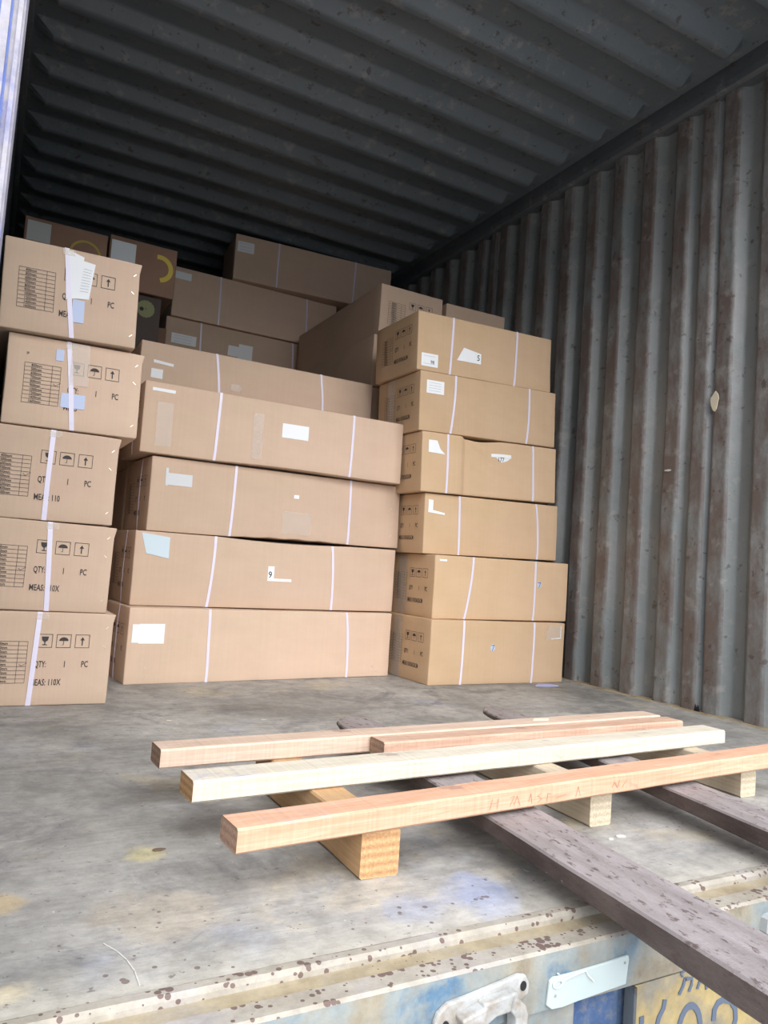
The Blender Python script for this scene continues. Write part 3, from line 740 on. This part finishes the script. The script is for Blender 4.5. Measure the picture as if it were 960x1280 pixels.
c7, r7 = carton((0.842, 3.45, 0.024, 1.758, 1.013, 0.284, 0.007), 0.36, 'dim long carton at the back, directly under the highest carton', GB, CB, 33)
for b, t in ((0.271, 0.267), (0.82, 0.81)): strap(c7, r7, b, t)
label_part(c7, r7, [rect(0.006, 0.214, 0.097, 0.256)], lines=0)
c8, r8 = carton((1.167, 3.43, -0.07, 2.045, 1.001, 0.271, 0.007), 0.34, 'highest carton at the back near the roof, small white label at its upper left corner', GB, CB, 34)
for b, t in ((0.260, 0.261), (0.748, 0.756)): strap(c8, r8, b, t)
label_part(c8, r8, [rect(0.013, 0.166, 0.110, 0.228)], lines=3)
# --- behind the right stack, end faces with print
GT = 'printed cartons piled behind the right stack'
PT = [((1.593, 2.351, 0.0, 1.530, 0.347, 0.253, 0.001), 'printed carton behind the right stack, highest there, its long dim side turned left'),
      ((1.570, 2.345, 0.0, 1.277, 0.350, 0.253, 0.0), 'narrow edge of the carton directly below the highest printed one behind the right stack'),
      ((1.578, 2.350, 0.0, 1.024, 0.350, 0.253, 0.0), 'narrow edge of the carton two below the highest printed one behind the right stack')]
for i, (p, l) in enumerate(PT):
    c, r = carton(p, 1.05, l, GT, CB, 41 + i); marks(c, r, 'front')
cu_, ru_ = carton((1.968, 2.36, -0.05, 1.515, 0.352, 0.262, 0.0), 1.0, 'low printed carton behind the right stack beside the corrugated wall', GT, CB, 45)
marks(cu_, ru_, 'front', dv=-0.02)
# --- darker cartons behind the left stack
GK = 'dark brown cartons behind the left stack'
def ring(c, r, u, v, R, a0, a1, m, wd=0.012):
    bm = bmesh.new(); n = 16; pts = [(u + R * cos(a0 + (a1 - a0) * i / n), v + R * sin(a0 + (a1 - a0) * i / n)) for i in range(n + 1)]
    c.ink(bm, 'front', stroke(pts, wd), 0.0012); return obj('printed_ring', bm, m, r)
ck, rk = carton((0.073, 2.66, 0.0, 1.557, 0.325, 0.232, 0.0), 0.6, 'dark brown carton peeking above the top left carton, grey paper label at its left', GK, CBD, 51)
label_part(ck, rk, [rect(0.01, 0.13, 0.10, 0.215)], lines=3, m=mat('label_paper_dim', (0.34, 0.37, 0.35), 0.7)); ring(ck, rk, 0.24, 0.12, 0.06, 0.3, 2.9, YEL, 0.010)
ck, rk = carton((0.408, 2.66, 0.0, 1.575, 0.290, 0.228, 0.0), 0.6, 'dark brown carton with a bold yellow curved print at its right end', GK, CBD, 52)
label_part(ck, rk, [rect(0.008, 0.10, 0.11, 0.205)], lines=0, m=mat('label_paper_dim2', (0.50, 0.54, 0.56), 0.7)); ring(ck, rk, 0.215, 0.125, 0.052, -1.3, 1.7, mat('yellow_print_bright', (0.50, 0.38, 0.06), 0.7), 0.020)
ck, rk = carton((0.292, 2.63, 0.0, 1.270, 0.350, 0.285, 0.0), 0.6, 'dark carton with a round olive print and a hand hole, behind the top left carton', GK, mat('cardboard_brown_shaded', (0.055, 0.042, 0.036), 0.8), 53)  # brown cardboard, with the shade behind the left stack darkened into its colour
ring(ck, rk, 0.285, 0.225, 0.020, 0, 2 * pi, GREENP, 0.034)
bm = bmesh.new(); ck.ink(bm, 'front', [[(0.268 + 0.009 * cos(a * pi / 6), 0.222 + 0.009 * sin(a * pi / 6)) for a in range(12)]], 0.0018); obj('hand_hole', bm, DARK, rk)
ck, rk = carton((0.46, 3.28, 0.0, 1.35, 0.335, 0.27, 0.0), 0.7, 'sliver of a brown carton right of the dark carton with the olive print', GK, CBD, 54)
# --- cartons carrying the ones above, out of sight behind the front stacks
GH = 'cartons hidden behind the front stacks'
HL = 'plain cardboard carton hidden in the rear rows, carrying the visible ones'
def column(x, y, w, d, n, h, seed):
    p = None
    for i in range(n):
        params = (x, y, 0.0, i * h, w, h, 0.0)
        if p is None:
            c, p = carton(params, d, HL, GH, CB, seed); src = list(p.children)
        else:
            q = p.copy(); COL.objects.link(q); q.location.z = i * h
            for ch in src:
                k2 = ch.copy(); COL.objects.link(k2); k2.parent = q
column(0.518, 2.325, 1.021, 0.29, 4, 1.006 / 4, 61)
column(0.83, 3.47, 1.03, 0.36, 6, 1.504 / 6, 62)
column(1.593, 2.36, 0.35, 1.03, 4, 1.023 / 4, 63)
column(1.965, 2.37, 0.352, 0.98, 6, 1.514 / 6, 64)
column(0.044, 2.64, 0.235, 0.6, 6, 1.554 / 6, 65)
column(0.30, 2.64, 0.34, 0.6, 5, 1.269 / 5, 66)
column(0.46, 3.28, 0.335, 0.66, 5, 1.349 / 5, 67)

# ------------------------------------------------------------------ timbers and forks
HB = 0.068
def timber(name, x, y, z, L, w, t, yaw, m, me, label, group, cat='timber', seed=0, marks_=False):
    bm = bmesh.new(); n = 36
    hw, ht = w / 2, t / 2; rows = []
    r = 0.003
    sec = [(-hw + r, -ht), (hw - r, -ht), (hw, -ht + r), (hw, ht - r), (hw - r, ht), (-hw + r, ht), (-hw, ht - r), (-hw, -ht + r)]
    for i in range(n + 1):
        u = i / n * L; row = []
        for (a, b) in sec:
            q = noise.noise_vector(Vector((u * 9 + seed, a * 30, b * 30))) * 0.0011
            row.append(bm.verts.new((u, a + q.y, b + q.z + ht)))
        rows.append(row)
    for a, b in zip(rows, rows[1:]):
        for k in range(8): bm.faces.new((a[k], b[k], b[(k + 1) % 8], a[(k + 1) % 8]))
    f = bm.faces.new(rows[0]); f.material_index = 1; f = bm.faces.new(rows[-1][::-1]); f.material_index = 1
    o = obj(name, bm, [m, me]); o.location = (x - sin(yaw) * hw, y + cos(yaw) * hw, z); o.rotation_euler = (0, 0, yaw)
    return tag(o, label, cat, group)
GT2 = 'long timber battens of the pallet'
timber('timber_batten', 0.373, 0.219, HB, 1.32, 0.057, 0.033, 0.080, W_OR, END_D, 'orange pine batten nearest the sill, with faint handwriting on its front', GT2, seed=1)
timber('timber_batten', 0.368, 0.423, HB, 1.33, 0.064, 0.033, 0.064, W_PALE, END_O, 'pale whitish batten between the orange one and the pinkish one, its left end stained blue', GT2, seed=5)
timber('timber_batten', 0.358, 0.610, HB, 1.31, 0.060, 0.034, 0.053, W_PINK, END_D, 'pinkish pine batten farthest from the sill, reaching furthest to the left', GT2, seed=9)
timber('timber_batten', 0.777, 0.574, HB, 0.90, 0.055, 0.033, 0.047, W_RED, END_D, 'shorter reddish batten butted along the front of the farthest one', GT2, seed=13)
# blue stain and handwriting as ink marks on the timbers
bt = [o for o in bpy.data.objects if o.name.startswith('timber_batten')]
A_ = [o for o in bt if 'orange pine' in o['label']][0]; B_ = [o for o in bt if 'pale whitish' in o['label']][0]; C_ = [o for o in bt if 'farthest from' in o['label']][0]
bm = bmesh.new(); X = 0.42
for pts in ([(0, 0), (.004, .018)], [(.016, 0), (.018, .018)], [(.002, .010), (.018, .010)], [(.045, .016), (.055, .018), (.05, .008), (.045, .002)], [(.055, .002), (.062, .018)], [(.07, .0), (.062, .016)],
            [(.09, .004), (.095, .018)], [(.095, .018), (.098, .0)], [(.12, .016), (.112, .012), (.122, .006), (.112, .0)], [(.135, .0), (.137, .014), (.145, .012)], [(.16, .004), (.185, .007)],
            [(.21, .0), (.216, .018), (.222, .0)], [(.31, .006), (.318, .016), (.326, .004), (.332, .018)], [(.34, .004), (.352, .016)]):
    for q in stroke([(X + a * 0.92, b * 0.9 + 0.007) for a, b in pts], 0.0006): prism(bm, q, 0, 0.0004, lambda x, y, z: (x, -0.0295 - z, y))
obj('handwriting', bm, mat('pencil', (0.42, 0.25, 0.16), 0.8), A_)
for (par, m_, pts, nm) in ((C_, mat('fresh_wood_patch', (0.86, 0.76, 0.62), 0.8), [(0.89, 0.004), (0.93, -0.004), (0.945, 0.008), (0.905, 0.016)], 'pale_patch'),):
    bm = bmesh.new(); prism(bm, pts, 0.0325, 0.0346, lambda x, y, z: (x, y, z)); obj(nm, bm, m_, par)
# bearers
GB2 = 'short bearer blocks under the battens'
timber('bearer_block', 0.629, 0.247, 0.0005, 0.46, 0.063, HB - 0.001, pi / 2, W_BLK, END_O, 'honey-coloured bearer block under the left part of the battens, growth rings on its end', GB2, 'wooden block', 21)
timber('bearer_block', 1.116, 0.312, 0.0005, 0.42, 0.052, HB - 0.001, pi / 2, W_BLKP, END_P, 'pale rough-ended bearer block between the two forks', GB2, 'wooden block', 27)
timber('bearer_block', 1.588, 0.350, 0.0005, 0.40, 0.050, HB - 0.001, pi / 2, W_BLKP, END_P, 'pale rough-ended bearer block at the right, beyond the second fork', GB2, 'wooden block', 33)
for o in bpy.data.objects:
    if o.name.startswith('bearer_block'): pass

def fork(x0, ty, y0, ytip, w, t, ztop, tz, label, seed):
    """flat steel fork: long blade tapering to a rounded tip, heel and upright shank"""
    bm = bmesh.new(); L = ytip - y0; N = 48
    rows = []
    for i in range(N + 1):
        u = i / N; s = u * L
        tt = t if u < 0.35 else t + (0.011 - t) * (u - 0.35) / 0.65
        e = max(0, (s - (L - 0.085)) / 0.085)
        hw0 = w / 2 * (math.sqrt(max(0.0, 1 - (e * 0.93) ** 2)) if e > 0 else 1); cx = w / 2
        c = 0.003
        row = []
        for (a, b) in ((-hw0 + c, -tt), (hw0 - c, -tt), (hw0, -tt + c), (hw0, -c), (hw0 - c, 0), (-hw0 + c, 0), (-hw0, -c), (-hw0, -tt + c)):
            q = noise.noise_vector(Vector((s * 8 + seed, a * 20, b * 20))) * 0.0009
            row.append(bm.verts.new((cx + a + q.x, s, b + q.z)))
        rows.append(row)
    for a, b in zip(rows, rows[1:]):
        for k in range(8): bm.faces.new((a[k], b[k], b[(k + 1) % 8], a[(k + 1) % 8]))
    bm.faces.new(rows[-1]); bm.faces.new(rows[0][::-1])
    box(bm, (0, -0.045, -t), (w, 0.002, 0.55))
    o = obj('forklift_fork', bm, FORK); o.location = (x0 + ty * y0, y0, ztop + tz * y0); o.rotation_euler = (math.atan(tz), 0, -math.atan(ty))
    return tag(o, label, 'forklift fork', 'forklift forks lifting the battens')
fork(0.783, 0.055, -0.78, 0.97, 0.110, 0.035, 0.0585, 0.006, 'rusty steel forklift fork crossing the sill in the foreground, large and nearest', 1)
fork(1.214, 0.095, -0.80, 1.03, 0.100, 0.038, 0.0585, 0.006, 'darker steel forklift fork at the right edge, farther from the camera', 2)

# ------------------------------------------------------------------ things on the sill face
def face_map(x, y, z): return (x, -z, y)
# cast bracket
kb = empty('lock_bracket', (0.60, 0.0, -0.045), 'white painted cast bracket with two bolt holes bolted to the sill face', 'bracket')
bm = bmesh.new()
plate = [(-0.062, -0.014), (-0.066, 0.000), (-0.062, 0.010), (-0.050, 0.018), (-0.02, 0.021), (0.02, 0.026), (0.048, 0.030), (0.058, 0.028), (0.064, 0.018), (0.063, 0.006), (0.052, 0.0), (0.04, -0.004), (0.0, -0.012), (-0.035, -0.018), (-0.052, -0.020)]
prism(bm, plate, 0.0, 0.007, face_map)
def hull_arm(pts, d0, d1): prism(bm, pts, d0, d1, face_map)
hull_arm([(-0.040, 0.006), (-0.006, 0.014), (-0.008, -0.012), (-0.014, -0.040), (-0.030, -0.040), (-0.034, -0.012)], 0.006, 0.022)
hull_arm([(-0.010, 0.016), (0.036, 0.020), (0.040, 0.006), (0.026, 0.000), (0.008, -0.001), (-0.006, -0.008), (-0.014, -0.004)], 0.006, 0.020)
hull_arm([(0.030, 0.018), (0.046, 0.006), (0.050, -0.006), (0.048, -0.042), (0.034, -0.042), (0.032, -0.006), (0.026, 0.002)], 0.006, 0.024)
o = obj('bracket_casting', bm, CAST, kb); md = o.modifiers.new('bev', 'BEVEL'); md.width = 0.0022; md.segments = 2
for (hx, hz) in ((-0.052, -0.004), (0.054, 0.017)):
    bm = bmesh.new(); prism(bm, [(hx + 0.0045 * cos(a * pi / 6), hz + 0.0055 * sin(a * pi / 6)) for a in range(12)], 0.0055, 0.0078, face_map); obj('bolt_hole', bm, DARK, kb)
# tag plate with cable
kt = empty('tag_plate', (0.765, 0.0, -0.048), 'pale mint rectangular plate with a wire loop hanging on the sill face', 'plate')
bm = bmesh.new(); pts = [(-0.070, -0.013), (-0.062, -0.019), (-0.045, -0.020), (-0.02, -0.018), (0.02, -0.016), (0.060, -0.014), (0.064, 0.016), (0.062, 0.021), (0.02, 0.0185), (-0.03, 0.017), (-0.062, 0.0175), (-0.067, 0.014)]
prism(bm, pts, 0.0, 0.0035, face_map); box(bm, (-0.055, -0.0036, 0.019), (-0.052, 0.0, 0.0205))
o = obj('plate', bm, MINT, kt); md = o.modifiers.new('bev', 'BEVEL'); md.width = 0.001
for hx, hz in ((-0.058, -0.004), (0.056, 0.013)):
    bm = bmesh.new(); prism(bm, [(hx + .0018 * cos(a * pi / 4), hz + .0018 * sin(a * pi / 4)) for a in range(8)], .0034, .0042, face_map); obj('rivet', bm, mat('rivet_grey', (.3, .32, .32), .6), kt)
cu = bpy.data.curves.new('wire', 'CURVE'); cu.dimensions = '3D'; cu.bevel_depth = 0.0011; cu.bevel_resolution = 2
sp_ = cu.splines.new('POLY'); P = [(-0.056 + 0.007 * cos(a * 0.6), -0.005, 0.010 + 0.0045 * sin(a * 0.6)) for a in range(11)] + [(-0.045, -0.005, 0.013), (-0.025, -0.0055, 0.0165), (-0.012, -0.005, 0.017), (-0.009, -0.0055, 0.012), (0.002, -0.005, 0.002)]
sp_.points.add(len(P) - 1)
for q, p in zip(sp_.points, P): q.co = (*p, 1)
tmp = bpy.data.objects.new('wire', cu); COL.objects.link(tmp); dg = bpy.context.evaluated_depsgraph_get()
me = bpy.data.meshes.new_from_object(tmp.evaluated_get(dg)); bpy.data.objects.remove(tmp); me.materials.clear(); me.materials.append(mat('wire_white', (0.72, 0.74, 0.74), 0.4))
ow = bpy.data.objects.new('wire_loop', me); COL.objects.link(ow); ow.parent = kt
# yellow number plate panel under the sill
kp = empty('number_panel', (1.13, 0.012, -0.25), 'yellow painted panel with dark characters below the sill, partly behind the big fork', 'sign panel')
bm = bmesh.new(); prism(bm, [(-0.288, -0.18), (0.32, -0.18), (0.32, 0.180), (-0.285, 0.180)], 0.0, 0.012, face_map); obj('panel', bm, YPLATE, kp)
bm = bmesh.new(); prism(bm, [(-0.293, -0.18), (-0.288, -0.18), (-0.285, 0.180), (-0.290, 0.180)], 0.0, 0.016, face_map); obj('panel_edge', bm, RAIL, kp)
bm = bmesh.new(); x0, z0 = 1.13, -0.25
def pg(pts, w):
    P = [Vector((x - x0, z - z0)) for x, z in pts]; L_, R_ = [], []
    for i, p in enumerate(P):
        d = (P[min(i + 1, len(P) - 1)] - P[max(i - 1, 0)]).normalized(); n = Vector((-d.y, d.x)) * w / 2; L_.append(p + n); R_.append(p - n)
    for i in range(len(P) - 1): prism(bm, [L_[i], L_[i + 1], R_[i + 1], R_[i]], 0.0115, 0.0135, face_map)
    return
    for q in stroke([(x - x0, z - z0) for x, z in pts], w): prism(bm, q, 0.0115, 0.0135, face_map)
# big digits, tops at about z=-0.115
pg([(0.859, -0.110), (0.860, -0.17)], 0.0075)
pg([(0.901, -0.098), (0.899, -0.108), (0.891, -0.118), (0.887, -0.130), (0.886, -0.160), (0.892, -0.172), (0.901, -0.168), (0.903, -0.152), (0.898, -0.142), (0.888, -0.140)], 0.007)
pg([(0.951 + 0.022 * cos(a * pi / 12), -0.152 + 0.036 * sin(a * pi / 12)) for a in range(25)], 0.0085)
pg([(1.000, -0.146), (1.001, -0.132), (1.008, -0.124), (1.021, -0.122), (1.036, -0.128), (1.045, -0.139), (1.047, -0.154), (1.040, -0.170), (1.020, -0.190), (1.002, -0.202), (1.052, -0.202)], 0.0085)
pg([(0.937, -0.068), (0.930, -0.071), (0.934, -0.075)], 0.003)
pg([(0.939, -0.078), (0.935, -0.088), (0.928, -0.097)], 0.0045); pg([(0.939, -0.079), (0.953, -0.081), (0.952, -0.089), (0.947, -0.097)], 0.0045)
pg([(0.969, -0.086), (0.964, -0.097)], 0.004); pg([(0.969, -0.087), (0.980, -0.090), (0.983, -0.101)], 0.004)
obj('lettering', bm, SLATE, kp)
# right-hand bracket glimpsed at the edge
kb2 = empty('lock_bracket', (1.14, 0.0, -0.036), 'grey bracket on the sill face at the right edge, beyond the big fork', 'bracket')
bm = bmesh.new(); prism(bm, [(-0.042, 0.012), (-0.036, 0.016), (0.06, 0.016), (0.062, -0.02), (-0.02, -0.022), (-0.044, -0.006)], 0.0, 0.010, face_map); o = obj('bracket_casting', bm, mat('bracket_grey_paint', (0.34, 0.35, 0.35), 0.6), kb2)
bm = bmesh.new(); prism(bm, [(-0.031, 0.0), (-0.028, 0.0), (-0.028, 0.010), (-0.031, 0.010)], 0.009, 0.0108, face_map); obj('bolt_hole', bm, DARK, kb2)

# ------------------------------------------------------------------ small litter
def chip(name, x, y, sx, sy, m, label, cat, seed, z=0.0):
    bm = bmesh.new(); random.seed(seed); n = 9
    pts = [(sx * cos(2 * pi * i / n) * random.uniform(.6, 1), sy * sin(2 * pi * i / n) * random.uniform(.6, 1)) for i in range(n)]
    prism(bm, pts, 0.0004, 0.0004 + min(0.003, min(sx, sy) * 0.25), lambda a, b, c: (a, b, c)); o = obj(name, bm, m); o.location = (x, y, z); return tag(o, label, cat)
chip('plastic_scrap', 2.135, 1.66, 0.070, 0.035, mat('lavender_film', (0.42, 0.44, 0.72), 0.5), 'lavender plastic scrap on the floor at the right stack corner', 'scrap', 3)
chip('debris_crumb', 1.086, 0.258, 0.012, 0.006, mat('crumb', (0.60, 0.58, 0.54), 0.8), 'pale broken crumbs on the floor right of the big fork, larger piece', 'debris', 4)
chip('debris_crumb', 1.058, 0.253, 0.006, 0.005, bpy.data.materials['crumb'], 'smaller pale crumb left of the larger crumb beside the big fork', 'debris', 5)
chip('leaf_scrap', 0.328, 0.437, 0.012, 0.006, mat('leaf_dark', (0.14, 0.10, 0.07), 0.8), 'dark torn scrap on the floor at the left, beside a yellow stain', 'scrap', 6)
chip('wood_chip', 0.773, 1.243, 0.011, 0.004, W_PALE, 'small pale wood chip on the floor before the long cartons', 'wood chip', 8)
chip('wood_chip', 0.522, 1.276, 0.010, 0.005, W_PALE, 'small pale wood chip on the floor before the left stack', 'wood chip', 9)
# wall repairs and spots
def wallbit(name, y, z, sy, sz, m, label, cat, seed, d=0.004):
    bm = bmesh.new(); random.seed(seed); n = 11
    pts = [(sy * cos(2 * pi * i / n) * random.uniform(.55, 1), sz * sin(2 * pi * i / n) * random.uniform(.55, 1)) for i in range(n)]
    prism(bm, pts, 0, 0.004, lambda a, b, c: (XR - d - c, y + a, z + b)); return tag(obj(name, bm, m), label, cat)

wallbit('paper_scrap', 1.078, 1.127, 0.022, 0.042, mat('old_paper', (0.62, 0.56, 0.42), 0.8), 'torn pale paper scrap stuck on the rusty corrugated right wall', 'scrap', 12, 0.003)
wallbit('paint_fleck', 1.275, 0.888, 0.022, 0.005, mat('white_fleck', (0.62, 0.62, 0.60), 0.7), 'small white curved fleck on the right wall, lower than the paper scrap', 'paint fleck', 14, 0.003)
bm = bmesh.new(); pts = [(0.219, 0.193), (0.230, 0.172), (0.237, 0.150), (0.241, 0.125), (0.241, 0.098)]
for q in stroke(pts, 0.0013): prism(bm, q, 0.0003, 0.0009)
obj('floor_scratch', bm, mat('scratch_pale', (0.55, 0.53, 0.49), 0.7), bpy.data.objects['floor'])
bm = bmesh.new()
for a, b in ((0.0, 0.35), (0.33, 0.62), (0.6, 1.0)): prism(bm, [(1.092 + a * .02, 0.0), (1.092 + b * .02 + .004, 0.0), (1.09 + b * .02, 0.018 + 0.02 * (b - a)), (1.094 + a * .02, 0.012)], 0.002, 0.004, lambda x, y, z: (XR - z, x, y + 0.004))
obj('rust_hole', bm, DARK, bpy.data.objects['wall_right'])
f_ = bpy.data.objects['paint_fleck']; f_.parent = bpy.data.objects['wall_right']; del f_['label'], f_['category']
